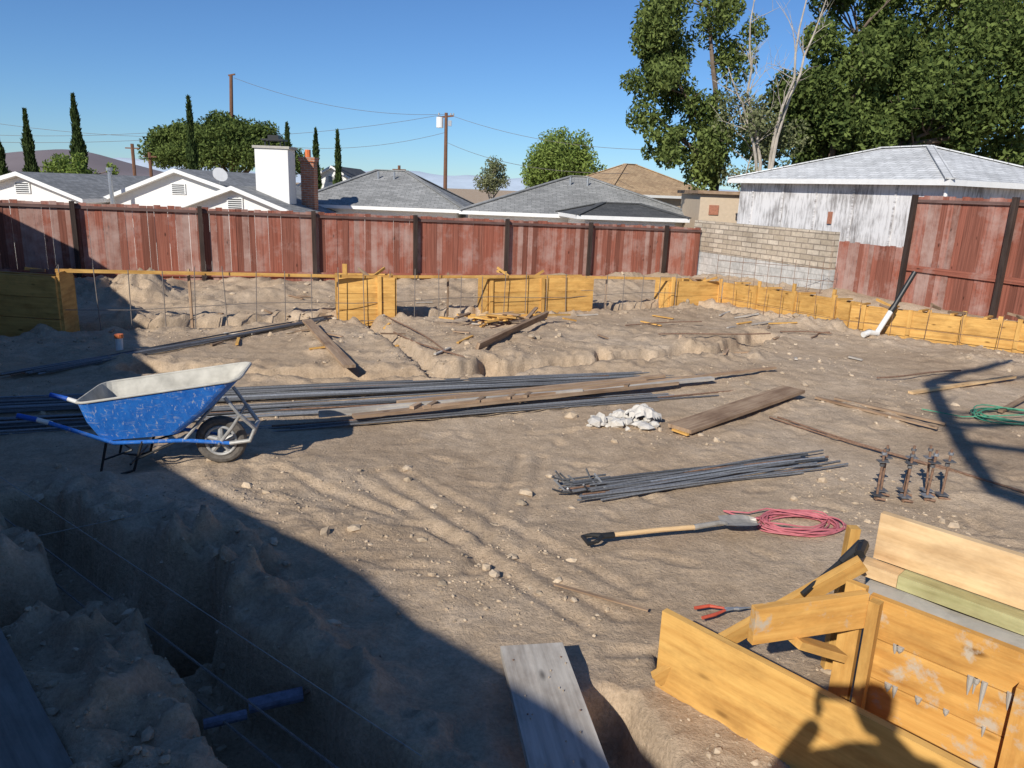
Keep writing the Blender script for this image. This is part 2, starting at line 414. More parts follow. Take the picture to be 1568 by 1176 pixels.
A=(-9.27-3.6*.918,15.95-3.6*.396)
board_fence("redwood_fence",A,(5.3,22.25),1.76,1.42,-.35,[3.6-2.44+2.44*i for i in range(0,8)],(.396,-.918))
RN=(-.918,-.396)
board_fence("redwood_fence",(7.45,17.72),(8.17,16.05),1.42,1.42,-.1,[],RN,rails=False)
board_fence("redwood_fence",(8.2,15.98),(10.8,9.95),2.47,2.47,.15,[.0,2.1,4.3,6.4],RN)
b=MB()
a0=V((5.3,22.7,0));a1=V((7.40,17.8,0));nn=V((-.918,-.396,0))*.1
for (z0,z1,m) in ((-.4,.75,'cblock'),(.75,1.62,'block')):
    P=[a0-nn,a1-nn,a1+nn,a0+nn]
    if m=='block': P=[a0-nn*.9,a1-nn*.9,a1+nn*1.15,a0+nn*1.15]
    for i in range(4):
        p,q_=P[i],P[(i+1)%4];b.face([(p.x,p.y,z0),(q_.x,q_.y,z0),(q_.x,q_.y,z1),(p.x,p.y,z1)],m)
    b.face([(p.x,p.y,z1) for p in P],m)
obj("block_wall",b)
# ---------------------------------------------------------------- buildings
def roofpoly(b,pts,mat,th=.12,fascia='white'):
    b.face(pts,mat)
    P=[V(p) for p in pts]
    b.face([p-V((0,0,th)) for p in P][::-1],fascia)
    for i in range(len(P)):
        p,q_=P[i],P[(i+1)%len(P)];b.face([p,p-V((0,0,th)),q_-V((0,0,th)),q_],fascia)
def hip_house(c,u,w,Lu,Lw,zb,ze,zr,wall,roof,ridge=.15,oh=.35,window=True,vents=True):
    b=MB();c=V((*c,0));u=V((*u,0));w=V((*w,0))
    q=[c,c+u*Lu,c+u*Lu+w*Lw,c+w*Lw]
    for i in range(4):
        p,r_=q[i],q[(i+1)%4];b.face([(p.x,p.y,zb),(r_.x,r_.y,zb),(r_.x,r_.y,ze),(p.x,p.y,ze)],wall)
    e=[c-(u+w)*oh,c+u*(Lu+oh)-w*oh,c+u*(Lu+oh)+w*(Lw+oh),c+w*(Lw+oh)-u*oh]
    e=[V((p.x,p.y,ze-.02)) for p in e]
    mid=c+w*Lw/2
    r0=mid+u*Lu*(.5-ridge/2)+V((0,0,zr));r1=mid+u*Lu*(.5+ridge/2)+V((0,0,zr))
    roofpoly(b,[e[0],e[1],r1,r0],roof);roofpoly(b,[e[1],e[2],r1],roof)
    roofpoly(b,[e[2],e[3],r0,r1],roof);roofpoly(b,[e[3],e[0],r0],roof)
    for p,r_ in ((r0,r1),(e[0],r0),(e[1],r1),(e[2],r1),(e[3],r0)):
        b.beam(p+V((0,0,.02)),r_+V((0,0,.02)),.2,.03,roof)
    if window:
        for t in(.25,.7):
            p=c+u*Lu*t-w*.02
            b.beam(V((p.x,p.y,ze-1.1))-u*.5,V((p.x,p.y,ze-1.1))+u*.5,.05,.9,'glass')
            for dz in(-1.58,-.62): b.beam(V((p.x,p.y,ze+dz))-u*.56-w*.02,V((p.x,p.y,ze+dz))+u*.56-w*.02,.07,.07,'white')
    if vents:
      for t in(.35,.6):
        p=lerp(e[0],r0,.75);p2=lerp(e[1],r1,.75);g=lerp(p,p2,t)
        b.tube([(g[0],g[1],g[2]-.1),(g[0],g[1],g[2]+.28)],.04,'galv')
    return b
def gable_house(x0,x1,y0,y1,zb,ze,zr,wall,roof,oh=.3,xr=None,vent=True):
    b=MB();xm=(x0+x1)/2 if xr is None else xr
    b.face([(x0,y0,zb),(x1,y0,zb),(x1,y0,ze),(xm,y0,zr-.05),(x0,y0,ze)],wall)
    b.face([(x1,y1,zb),(x0,y1,zb),(x0,y1,ze),(xm,y1,zr-.05),(x1,y1,ze)],wall)
    b.face([(x0,y1,zb),(x0,y0,zb),(x0,y0,ze),(x0,y1,ze)],wall);b.face([(x1,y0,zb),(x1,y1,zb),(x1,y1,ze),(x1,y0,ze)],wall)
    for xa,s in((x0,-1),(x1,1)):
        sl=(zr-ze)/abs(xm-xa);xe=xa+s*oh;zE=ze-sl*oh
        pts=[(xe,y0-oh,zE+.06),(xm,y0-oh,zr+.06),(xm,y1+oh,zr+.06),(xe,y1+oh,zE+.06)]
        if s<0: pts=pts[::-1]
        roofpoly(b,pts,roof,.13)
    if vent:
        b.box((xm,y0-.02,ze+(zr-ze)*.35),(.5,.05,.36),'white')
        for k in range(5): b.box((xm,y0-.05,ze+(zr-ze)*.35-.13+.065*k),(.42,.02,.03),'dshingle')
    b.box(((x0+x1)/2-.8,y0-.02,ze-1.1),(1.0,.05,.9),'glass')
    return b
zb=-1.6
obj("white_gable_house",gable_house(-18.6,-14.6,25.5,34,zb,1.52,2.2,'stucco','shingle',xr=-16.4))
b=gable_house(-14.2,-8.9,27,36,zb,1.55,2.5,'stucco','shingle',xr=-11.9)
b.tube([(-13.9,26.3,1.3),(-13.9,26.3,2.4)],.07,'galv');b.tube([(-13.9,26.3,2.4),(-13.9,26.3,2.5)],.11,'galv')
b.tube([(-10.4,26.9,2.0),(-10.4,26.9,2.35)],.02,'galv')
b.tube([(-10.4,26.8,2.32),(-10.38,26.78,2.36),(-10.3,26.7,2.42)],[.02,.2,.26],'white',14)
obj("white_gable_house",b)
b=gable_house(-10.9,-7.0,24.3,29,zb,1.28,2.02,'stucco','shingle',xr=-8.95)
b.box((-8.1,25.8,1.2),(1.08,.8,4.2),'stucco');b.box((-8.1,25.8,3.33),(1.2,.9,.08),'conc')
for dx in(-.25,.25):
    for dy in(-.2,.2): b.box((-8.1+dx,25.8+dy,3.45),(.04,.04,.2),'black')
b.box((-8.1,25.8,3.57),(.7,.6,.05),'black');b.box((-8.1,25.8,3.66),(.35,.3,.12),'black')
obj("white_gable_house",b)
def bbox(b,x0,x1,y0,y1,z0,z1,m):
    P=[(x0,y0),(x1,y0),(x1,y1),(x0,y1)]
    for i in range(4):
        p,q_=P[i],P[(i+1)%4];b.face([(p[0],p[1],z0),(q_[0],q_[1],z0),(q_[0],q_[1],z1),(p[0],p[1],z1)],m)
    b.face([(p[0],p[1],z1) for p in P],m)
b=MB();bbox(b,-7.5,-7.05,26.6,27.1,zb,2.95,'brick');bbox(b,-7.55,-7.0,26.55,27.15,2.95,3.1,'brick');b.tube([(-7.3,26.85,3.1),(-7.3,26.85,3.35)],.1,'orange')
obj("brick_chimney",b)
obj("gray_roof_house",hip_house((-8.2,28.6),(1,0),(0,1),5.9,6.5,zb,1.52,2.85,'stucco','shingle',.2))
obj("gray_roof_house",hip_house((-1.7,26.8),(1,0),(0,1),8.0,7,zb,1.55,2.87,'stucco','shingle',.07))
obj("low_dark_roof_shed",hip_house((2.1,24.3),(.985,.17),(-.17,.985),3.0,2.2,zb,1.62,1.98,'white','dshingle',.4,window=False,vents=False))
obj("tan_roof_house",hip_house((4.2,36),(.9,.43),(-.43,.9),6,6,zb,2.3,3.75,'tan','tshingle',.1,vents=False))
obj("white_dormer_house",gable_house(-13.0,-9.2,46,54,zb,2.1,3.2,'white','dshingle'))
b=hip_house((9.15,16.75),(-.396,.918),(.918,.396),6.7,5.0,-.2,2.86,3.75,'wply','lshingle',.22,.28,window=False,vents=False)
for k in range(0,6):
    p=V((9.15,16.75,0))+V((-.396,.918,0))*(.02+1.22*k)+V((-.918,-.396,0))*.012
    b.beam((p.x,p.y,-.2),(p.x,p.y,2.83),.02,.05,'wply',up=(-.396,.918,0))
p=V((9.15,16.75,0))+V((-.396,.918,0))*3.1+V((-.918,-.396,0))*.03
b.beam((p.x,p.y,1.75),(p.x,p.y,2.05),.03,.13,'patch',up=(-.396,.918,0))
p=V((9.15,16.75,0))+V((.918,.396,0))*-.06+V((-.396,.918,0))*-.06
b.tube([(p.x,p.y,2.7),(p.x,p.y,.2)],.04,'white')
obj("weathered_white_garage",b)
b=MB();bbox(b,5.75,9,24.6,27.5,zb,2.38,'tan');b.box((7.37,26.05,2.44),(3.5,3.2,.1),'brownwood')
b.box((6.2,24.58,1.9),(.3,.04,.3),'patch');obj("tan_stucco_shed",b)
foot=[(-11.9,13.2),(-11.0,12.45),(-8.42,7.6),(-5.25,1.45),(-4.5,.80),(-3.12,-.34),(-2.72,-.88),(-1.95,-1.5),(-1.3,-2.4),(-1.9,-7.5),(-16,-7.5),(-16,13.2)]
b=MB()
for i in range(len(foot)):
    p,q_=foot[i],foot[(i+1)%len(foot)]
    b.face([(p[0]-.12,p[1]-.12,-.3),(q_[0]-.12,q_[1]-.12,-.3),(q_[0]-.12,q_[1]-.12,3.1),(p[0]-.12,p[1]-.12,3.1)],'dstucco')
b.face([(p[0],p[1],3.2) for p in foot],'shingle');b.face([(p[0],p[1],3.08) for p in foot][::-1],'dstucco')
for i in range(len(foot)):
    p,q_=foot[i],foot[(i+1)%len(foot)];b.face([(p[0],p[1],3.08),(q_[0],q_[1],3.08),(q_[0],q_[1],3.2),(p[0],p[1],3.2)],'dstucco')
b.beam((-7.5,5.7,1.6),(-6.5,3.95,1.6),.2,1.1,'glass');b.beam((-7.6,5.85,1.0),(-6.4,3.8,1.0),.26,.08,'white');b.beam((-7.6,5.85,2.2),(-6.4,3.8,2.2),.26,.08,'white')
obj("stucco_house",b)
# ---------------------------------------------------------------- trees
def leaves(cl,size,asp=.55,droop=0.):
    out=[]
    for (c,r,n) in cl:
        d=rng.normal(size=(n,3));d/=np.linalg.norm(d,axis=1)[:,None]
        rad=rng.random((n,1))**.45
        p=np.array(c)+d*rad*np.array(r)
        a=rng.normal(size=(n,3));a[:,2]-=droop;a/=np.linalg.norm(a,axis=1)[:,None]
        t=rng.normal(size=(n,3));bb=np.cross(a,t);bb/=np.linalg.norm(bb,axis=1)[:,None]
        s=size*(.6+.8*rng.random((n,1)))
        out.append(np.stack([p-a*s*.5,p+bb*s*asp*.5,p+a*s*.5,p-bb*s*asp*.5],1))
    return np.concatenate(out).reshape(-1,3)
def limb(b,p0,p1,r0,r1,mat,bend=.12,seg=6,n=7):
    p0=V(p0);p1=V(p1);L=(p1-p0).length;pts=[];rs=[]
    o=V((random.uniform(-1,1),random.uniform(-1,1),random.uniform(-.2,.6)))*L*bend
    for i in range(seg+1):
        t=i/seg;pts.append(p0.lerp(p1,t)+o*math.sin(math.pi*t)+V([random.uniform(-1,1)*L*.015 for _ in range(3)])*(0<i<seg));rs.append(r0+(r1-r0)*t)
    b.tube(pts,rs,mat,n);return pts
def tree(name,base,fork,clusters,leafmat,barkmat,r,size,asp=.55,droop=0,nlimb=.6):
    b=MB()
    base=V(base);fork=V(fork)
    limb(b,base,fork,r,r*.75,barkmat,.03)
    mains=[]
    tops=sorted(clusters,key=lambda c:random.random())[:6]
    for (c,rr,n) in tops: mains.append(limb(b,fork,V(c),r*.6,r*.12,barkmat,.10,8))
    for (c,rr,n) in clusters:
        if random.random()<nlimb:
            cands=[p for m_ in mains for p in m_[1:7]]
            p0=min(cands,key=lambda p:(p-V(c)).length+random.uniform(0,.5))
            pts=limb(b,p0,c,r*.16,r*.05,barkmat,.12)
            for _ in range(2):
                p=pts[random.randint(2,5)];e=V(c)+V([random.uniform(-1,1)*rr[k]*.9 for k in range(3)])
                limb(b,p,e,r*.08,r*.02,barkmat,.1,4,5)
    o=b.build(name)
    lv=leaves(clusters,size,asp,droop);nl=len(lv)//4
    lo=fastmesh("foliage",lv,np.arange(nl*4).reshape(-1,4),[leafmat]);lo.parent=o
    return o
def blobs(cx,cy,cz,rx,ry,rz,k,cr,n,flat=1.):
    out=[]
    for _ in range(k):
        d=rng.normal(size=3);d/=np.linalg.norm(d);rad=rng.random()**.4
        c=(cx+d[0]*rad*rx,cy+d[1]*rad*ry,cz+d[2]*rad*rz)
        s=cr*random.uniform(.6,1.3)
        out.append((c,(s,s,s*flat),int(n*(s/cr)**2)))
    return out
cl=blobs(5.9,27,7.6,2.2,2.0,3.0,30,.7,640)+blobs(4.4,26,6.0,1.0,1.2,1.5,13,.5,400)+blobs(4.6,26,4.0,.7,.8,.9,9,.35,200)+blobs(6.3,26.5,3.6,1.3,1.5,1.0,12,.5,380)
tree("leafy_tree",(7.0,27,-1.4),(6.8,27,3.2),cl,'leaf','bark',.2,.17,.42,.6)
tree("leafy_tree",(11,30,-1.4),(11.5,30,2.8),blobs(12.6,30,6.0,3.2,2.5,2.5,62,.75,620)+blobs(17.3,30,6.3,3.3,2.5,3.4,44,.8,600)+blobs(12.0,31,10.3,2.3,2.0,1.5,16,.65,480),'leafd','bark',.26,.20,.5,.2)
tree("leafy_tree",(15,33,-1.4),(15,33,3),blobs(14.5,33,4.4,5.5,2,1.6,34,1.0,650)+blobs(18,33,9.8,3.6,2.2,2.3,24,1.0,650)+blobs(14.2,33,8.6,1.5,1.6,1.2,9,.8,550),'leaf','bark',.28,.21,.5,.2)
def bare(name,base,tips,mat,r,sub=5):
    b=MB();base=V(base)
    for (m,tp) in tips:
        limb(b,base,m,r,r*.6,mat,.04);pts=limb(b,m,tp,r*.6,r*.12,mat,.06,8)
        for _ in range(sub):
            p=pts[random.randint(1,7)];e=p+V((random.uniform(-1.1,1.1),random.uniform(-.6,.6),random.uniform(.3,1.5)))
            q2=limb(b,p,e,r*.22,r*.05,mat,.08,5,5)
            for _ in range(4):
                p2=q2[random.randint(1,4)];limb(b,p2,p2+V((random.uniform(-.6,.6),random.uniform(-.4,.4),random.uniform(.1,.8))),r*.08,r*.02,mat,.08,3,4)
    return b.build(name)
bare("bare_tree",(7.9,25.2,-1.3),[((7.7,25.2,3.4),(6.9,25,8.6)),((8.0,25.2,3.6),(8.4,25,9.6)),((7.6,25.2,3.2),(6.3,25,6.2)),((8.1,25.1,4.2),(9.2,25,8.8))],'palebark',.09,9)
tree("olive_shrub_tree",(7.3,25.8,-1.3),(7.3,25.6,1.5),blobs(7.6,25.4,4.0,1.4,.8,1.8,18,.5,250),'leafo','palebark',.08,.13,.5,.2)
cl=[]
for _ in range(130):
    a=random.uniform(0,6.28);rr=math.sqrt(random.random());x=-22.5+5.5*rr*math.cos(a);y=60+4*rr*math.sin(a)
    top=6.8-2.2*rr**2.6;z=top-random.uniform(.2,3.0*(1-.45*rr));cl.append(((x,y,z),(1.15,1.15,.75),400))
tree("umbrella_pine_tree",(-21.9,60,-1.4),(-22,60,2.0),cl,'leafd','bark',.3,.28,.4,0,nlimb=.3)
def cypress(x,y,zt,w,zb=-1.4):
    n=int(4200*(zt+1.4)/7);h=zt-zb
    t=rng.random(n)**.8;prof=w*np.minimum(1,(1-t)*1.9)**.8*(.65+.35*np.sin(t*23+x)*.6+.2)
    a=rng.random(n)*6.28;rad=prof*(.5+.55*rng.random(n))
    lean=.12*np.sin(x*3)*t
    p=np.stack([x+lean+rad*np.cos(a),y+rad*np.sin(a),zb+h*t],1)
    d=np.stack([np.cos(a)*.35,np.sin(a)*.35,np.ones(n)],1)+rng.normal(size=(n,3))*.25
    s=.22*(.6+.8*rng.random((n,1)));tt=np.cross(d,rng.normal(size=(n,3)));tt/=np.linalg.norm(tt,axis=1)[:,None]
    lv=np.stack([p-d*s*.5,p+tt*s*.25,p+d*s*.6,p-tt*s*.25],1).reshape(-1,3)
    b=MB();b.tube([(x,y,zb),(x+lean.mean(),y,zt-.8)],[.14,.02],'bark');o=b.build("cypress_tree")
    f=fastmesh("foliage",lv,np.arange(n*4).reshape(-1,4),['cyp']);f.parent=o
for x,zt,w in ((-28.35,5.6,.46),(-25.4,6.5,.50),(-18.9,6.65,.36),(-13.3,5.4,.32),(-11.85,5.15,.30),(-10.5,5.1,.28),(-30.0,4.3,.55)):
    cypress(x,45,zt,w)
tree("round_green_tree",(3,60,-1.4),(3,60,2),blobs(3.2,60,4.2,3.1,2.6,2.2,60,1.0,480),'leafl','bark',.22,.24,.45,0)
tree("small_olive_tree",(-1.8,50,-1.4),(-1.8,50,1.5),blobs(-1.6,50,3.0,1.3,1,.9,18,.5,240),'leafo','palebark',.10,.15,.45,0)
tree("small_green_tree",(-23,38,-1.4),(-23,38,1),blobs(-21.2,38,2.3,1.9,1,.8,14,.5,330),'leafl','bark',.12,.18,.45,0)
tree("small_green_tree",(-14.8,52,-1.4),(-14.8,52,1),blobs(-15.4,52,2.7,4,1,.5,8,.5,200),'leafd','bark',.05,.18,.45,0,nlimb=0)
def hill(name,x0,x1,y,zf,col,w=120,z0=-4):
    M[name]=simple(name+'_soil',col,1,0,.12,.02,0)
    xs=np.linspace(x0,x1,90);rows=[]
    for k,(yy,s) in enumerate(((y-w,0),(y-w*.6,.55),(y-w*.3,.85),(y,1.0),(y+w,.3))):
        zz=z0+(np.array([zf(x) for x in xs])-z0)*s*(1+.06*fbm(xs*.02+k*3,xs*0+k,3));rows.append(np.stack([xs,np.full_like(xs,yy),zz],1))
    vv=np.concatenate(rows);nn_=len(xs);ii=np.arange(5*nn_).reshape(5,nn_)
    q=np.stack([ii[:-1,:-1].ravel(),ii[:-1,1:].ravel(),ii[1:,1:].ravel(),ii[1:,:-1].ravel()],1)
    fastmesh(name,vv,q,[name],True)
hill("brown_hills",-700,-200,600,lambda x:2+14*math.exp(-((x+440)/90)**2)+10*math.exp(-((x+330)/60)**2)+3*math.sin(x*.05),(.20,.165,.17))
hill("haze_tinted_mountains",-1500,1500,2200,lambda x:22+18*math.exp(-((x+200)/300)**2)+22*math.exp(-((x+1100)/300)**2)+5*math.sin(x*.011)+3*math.sin(x*.037),(.50,.58,.66),300)  # distance haze is put into the pale blue base colour
b=MB();b.tube([(-22.4,60,-1.4),(-21.9,60,9.8)],[.19,.13],'pole',8);b.beam((-22.1,60,9.75),(-21.6,60,9.85),.12,.1,'pole');obj("utility_pole",b)
b=MB();b.tube([(-5.75,60,-1.4),(-5.75,60,7.7)],[.17,.12],'pole',8);b.beam((-6.4,60,7.35),(-5.2,60,7.5),.12,.12,'pole')
b.tube([(-6.2,59.8,6.6),(-6.2,59.8,7.35)],.27,'white',10);b.tube([(-6.2,59.8,7.35),(-6.2,59.8,7.45)],[.27,.08],'galv',10)
b.box((-5.45,59.9,6.95),(.25,.25,.4),'galv')
for x in(-6.3,-5.4,-5.2): b.tube([(x,60,7.5),(x,60,7.68)],.05,'conc')
obj("utility_pole",b)
for (x,y,zt) in((-9.0,58,3.7),(-27.3,55,4.4),(-26.6,56,3.9)):
    b=MB();b.tube([(x,y,-1.4),(x,y,zt)],.11,'pole',6);b.beam((x-.5,y,zt-.3),(x+.5,y,zt-.3),.08,.08,'pole');obj("utility_pole",b)
b=MB()
def wire(p,q_,sag,r=.013):
    pts=[]
    for i in range(17):
        t=i/16;pts.append(V(p).lerp(V(q_),t)-V((0,0,sag*4*t*(1-t))))
    b.tube(pts,r,'cage',4)
for p,q_,s in (((-45,60,6.3),(-6.3,60,7.5),1.7),((-21.7,60,9.6),(-5.7,60,7.6),.8),((-45,60,4.9),(-22,60,6.2),.5),((-22,60,5.2),(-5.75,60,6.3),.9),((-5.3,60,7.5),(12,48,5.2),.9),((-5.75,60,5.6),(5,36,3.2),.6),((-45,55,4.2),(-22,60,5.6),.5)):
    wire(p,q_,s)
obj("power_lines",b)
# ---------------------------------------------------------------- yard forms
def form_panel(b,A,Bp,z0,z1,tiers,nrm,stakes,mat='yel',up=.1):
    A=V((*A,0));Bp=V((*Bp,0));d=(Bp-A).normalized();n=V((*nrm,0));h=(z1-z0)/tiers
    for k in range(tiers):
        z=z0+h*(k+.5)
        b.beam(A+V((0,0,z))+n*random.uniform(-.006,.006),Bp+V((0,0,z+random.uniform(-.008,.008))),.038,h-.008,mat)
    L=(Bp-A).length
    for s in stakes:
        p=A+d*L*s+n*.04
        b.beam((p.x,p.y,z0-.2),(p.x+random.uniform(-.03,.03),p.y,z1+up*random.uniform(.0,1.2)),.038,.07,mat,up=d)
def sticks(b,cx,cy,z,n,l,spread,mat='yel',steep=.5):
    for _ in range(n):
        x=cx+random.uniform(-1,1)*spread;y=cy+random.uniform(-1,1)*spread*.5;a=random.uniform(0,6.28);L=l*random.uniform(.5,1.2)
        dz=random.uniform(.0,steep)
        b.beam((x,y,z-dz*L*.5),(x+math.cos(a)*L,y+math.sin(a)*L,z+dz*L),.03,.045,random.choice([mat,'brownwood']))
fn=(.396,-.918)
b=MB()
form_panel(b,(-3.05,12.92),(-2.12,13.16),-.12,.74,3,fn,[.72],'yel',.02)
form_panel(b,(-3.2,13.45),(-2.3,13.7),-.12,.74,3,fn,[],'yel')
b.beam((-3.07,12.95,.31),(-3.22,13.45,.31),.86,.038,'yel',up=(1,0,0));b.beam((-2.11,13.17,.31),(-2.28,13.67,.31),.86,.038,'yel',up=(1,0,0))
b.beam((-3.0,13.2,-.1),(-3.0,13.2,.93),.038,.08,'yel',up=(1,0,0));sticks(b,-2.6,13.3,.76,2,.3,.3);obj("footing_form_box",b)
b=MB()
form_panel(b,(-.5,14.2),(1.55,15.08),-.12,.66,3,fn,[.02,.5],'yel',.06)
form_panel(b,(-.7,14.7),(1.35,15.58),-.12,.66,3,fn,[],'yel')
b.beam((-.52,14.2,.27),(-.72,14.68,.27),.78,.038,'yel',up=(1,0,0))
sticks(b,.5,15,.70,3,.35,.7);obj("footing_form_box",b)
b=MB()
form_panel(b,(3.3,16.1),(4.55,16.68),-.12,.52,2,fn,[.04,.96],'yel')
form_panel(b,(3.1,16.6),(4.3,17.15),-.12,.52,2,fn,[],'yel')
b.beam((3.28,16.1,.2),(3.08,16.58,.2),.64,.038,'yel',up=(1,0,0))
form_panel(b,(4.58,16.6),(6.24,13.95),-.15,.5,2,(-.82,-.56),[.3,.6,.9],'yel')
form_panel(b,(6.24,13.9),(8.52,12.36),-.12,.46,2,(-.56,-.83),[.08,.36,.65,.95],'yel')
form_panel(b,(8.52,12.32),(10.6,10.9),-.12,.46,2,(-.56,-.83),[.3,.6,.9],'yel')
form_panel(b,(4.95,16.85),(6.6,14.3),-.1,.46,2,(-.82,-.56),[.2,.5,.8],'yel',.15)
form_panel(b,(6.6,14.25),(8.9,12.7),-.1,.42,2,(-.56,-.83),[.2,.4,.6,.8],'yel',.15)
for t in np.linspace(.05,.95,6):
    p=lerp((6.24,13.9),(8.52,12.36),t);b.beam((p[0],p[1],.48),(p[0]+.35,p[1]+.4,.46),.06,.03,'yel')
for t in np.linspace(.1,.9,4):
    p=lerp((4.58,16.6),(6.24,13.95),t);b.beam((p[0],p[1],.52),(p[0]+.4,p[1]+.26,.5),.06,.03,'yel')
sticks(b,3.9,16.7,.52,4,.35,.6);sticks(b,7.2,13.6,.48,6,.35,1.1);sticks(b,8.6,12.8,.48,4,.35,.7)
obj("footing_forms",b)
b=MB();form_panel(b,(-8.6,11.05),(-6.62,10.78),-.1,.84,3,(0,-1),[.1],'yel',.03);b.beam((-6.6,10.8,.42),(-6.72,11.35,.42),.95,.038,'yel',up=(1,0,0));form_panel(b,(-8.7,11.6),(-6.7,11.35),-.1,.8,3,(0,-1),[],'yel')
sticks(b,-7,11.1,.88,2,.3,.3);obj("footing_form_box",b)
b=MB();pp=[(-6.75,11.0,.90),(-2.6,13.0,.745),(1.0,14.9,.665),(3.3,16.15,.575)]
for i in range(3): b.beam(pp[i],pp[i+1],.038,.05,'yel')
for t in (.16,.55,.86):
    s=lerp(pp[0],pp[3],t);b.beam((s[0]-.03,s[1]+.05,-.3),(s[0]-.03,s[1]+.05,s[2]+.05),.03,.04,'brownwood')
obj("timber_guide_rail",b)
b=MB()
for k in range(26):
    t=k/25;s=lerp(pp[0],pp[3],t);x,y=s[0]+.12,s[1]-.12+random.uniform(-.02,.02)
    b.tube([(x+random.uniform(-.03,.03),y,-.3),(x+random.uniform(-.03,.03),y,s[2]+random.uniform(.0,.14))],.0075,'cage',5)
for z in(-.02,.34):
    pts=[V((lerp(pp[0],pp[3],t)[0]+.12,lerp(pp[0],pp[3],t)[1]-.12,z+.03*math.sin(t*19+z*9)-.05*t)) for t in np.linspace(0,1,14)]
    b.tube(pts,.006,'cage',5)
def alongR(t): return lerp((4.45,16.35),(6.05,13.75),min(1,t*2)) if t<.5 else lerp((6.05,13.75),(9.4,11.45),(t-.5)*2)
for k in range(16):
    x,y=alongR(k/15);b.tube([(x-.03,y-.06,-.1),(x-.03+random.uniform(-.03,.03),y-.06,.60)],.0055,'rust',5)
b.tube([(alongR(t)[0]-.04,alongR(t)[1]-.07,.2) for t in np.linspace(0,1,15)],.005,'rust',5)
for k in range(10):
    p=V((4.9,18.5,0)).lerp(V((7.3,17.3,0)),k/9);b.tube([(p.x,p.y,-.1),(p.x,p.y,.95)],.006,'rust',5)
for k in range(3): b.tube([(4.9,18.5,.25+.28*k),(7.3,17.3,.25+.28*k)],.006,'rust',5)
obj("rebar_cage",b)
b=MB();b.tube([(6.42,13.2,.03),(6.66,13.24,.50)],.045,'pipew',12);b.tube([(6.66,13.24,.49),(6.98,13.3,1.16)],.042,'black',12);b.tube([(6.45,13.2,.06),(6.25,13.1,.09),(6.12,13.02,.06)],.05,'pipew',12);b.tube([(6.64,13.235,.46),(6.7,13.245,.56)],.055,'black',12)
obj("drain_pipe",b)
b=MB();b.tube([(-5.24,9.74,-.1),(-5.23,9.74,.2)],.045,'pipew',12);b.tube([(-5.23,9.74,.2),(-5.23,9.74,.25)],.055,'orange',12);obj("capped_pipe_stub",b)
# ---------------------------------------------------------------- rebar bundles and lumber
def rod(b,p,q_,r,mat,z=0,seg=8,wav=.01,dz=0):
    p=V((*p,0));q_=V((*q_,0));ph=random.random()*6
    pts=[]
    d=(q_-p).normalized();n=V((-d.y,d.x,0))
    for i in range(seg+1):
        t=i/seg;c=p.lerp(q_,t)+n*wav*math.sin(t*5+ph)
        c.z=z+dz*math.sin(t*4+ph)
        pts.append(c)
    b.tube(pts,r,mat,6)
def zline(p,q_,pc=85):
    xs=np.linspace(p[0],q_[0],20);ys=np.linspace(p[1],q_[1],20);return float(np.percentile(HT(xs,ys),pc))
def bundle(b,P,Q,sp0,sp1,n,r,mat,jit=.4,stack=.05,pc=70):
    z=zline(P,Q,pc)+r
    d=V((Q[0]-P[0],Q[1]-P[1],0));d.normalize();nn=V((-d.y,d.x,0))
    for k in range(n):
        s=random.uniform(-.5,.5);a=random.uniform(-jit,jit)*.5;c=random.uniform(-jit,jit)
        s2=s+random.uniform(-.25,.25)
        p=V((*P,0))+nn*s*sp0+d*a;q_=V((*Q,0))+nn*s2*sp1+d*c
        rod(b,(p.x,p.y),(q_.x,q_.y),r,mat if random.random()>.15 else 'rust',z+random.random()*stack*(1-abs(s)),10,.02,.006)
b=MB();bundle(b,(-5.6,6.95),(1.7,9.4),.6,.45,40,.009,'rebar',.8,.06)
bundle(b,(-5.4,6.3),(.8,8.55),.55,.35,24,.009,'rebar',.9,.05)
bundle(b,(-2.4,6.75),(2.3,8.65),.18,.2,8,.009,'rebar',.7,.02);obj("rebar_bundle",b)
b=MB();bundle(b,(-5.6,8.3),(-3.15,12.7),.35,.2,14,.011,'rebar',.4,.05);obj("rebar_bundle",b)
b=MB();bundle(b,(.62,5.5),(2.75,6.43),.30,.26,24,.0085,'rebar',.35,.07)
z=ht(.6,5.6)
for k in range(16):
    x=.40+.38*random.random();y=5.36+.45*random.random();zz=z+.02+.06*random.random()
    a=random.uniform(2.0,4.6);L=random.uniform(.08,.22)
    b.tube([(x+.4,y+.17,zz),(x+.05,y+.02,zz),(x,y,zz+.01),(x+math.cos(a)*L*.5,y+math.sin(a)*L*.5,zz+random.uniform(.0,.12))],.0085,'rebar',6)
obj("rebar_bundle",b)
b=MB()
for w_ in(0,.07): rod(b,(2.78+w_,7.75),(3.9+w_,6.2),.009,'rust',zline((2.8,7.7),(3.9,6.2),80)+.015,8,.03);rod(b,(3.8+w_,6.4),(4.9,4.9),.009,'rust',zline((3.8,6.4),(4.9,4.9),80)+.015,8,.03)
obj("rusty_rods",b)
b=MB()
zz=.08
b.beam((-1.55,7.06,zz),(2.0,8.86,zz+.02),.085,.035,'brownwood');b.beam((-1.35,7.28,zz),(2.5,9.12,zz+.03),.08,.035,'graywood')
b.beam((-.9,7.36,zz+.03),(3.5,9.78,zz+.05),.045,.03,'brownwood');b.beam((-1.2,7.6,zz),(1.9,9.15,zz+.03),.06,.035,'brownwood')
b.beam((-1.9,7.1,zz),(.8,8.25,zz+.02),.035,.07,'graywood');b.beam((-.6,7.75,zz+.03),(1.6,8.78,zz+.06),.05,.03,'brownwood')
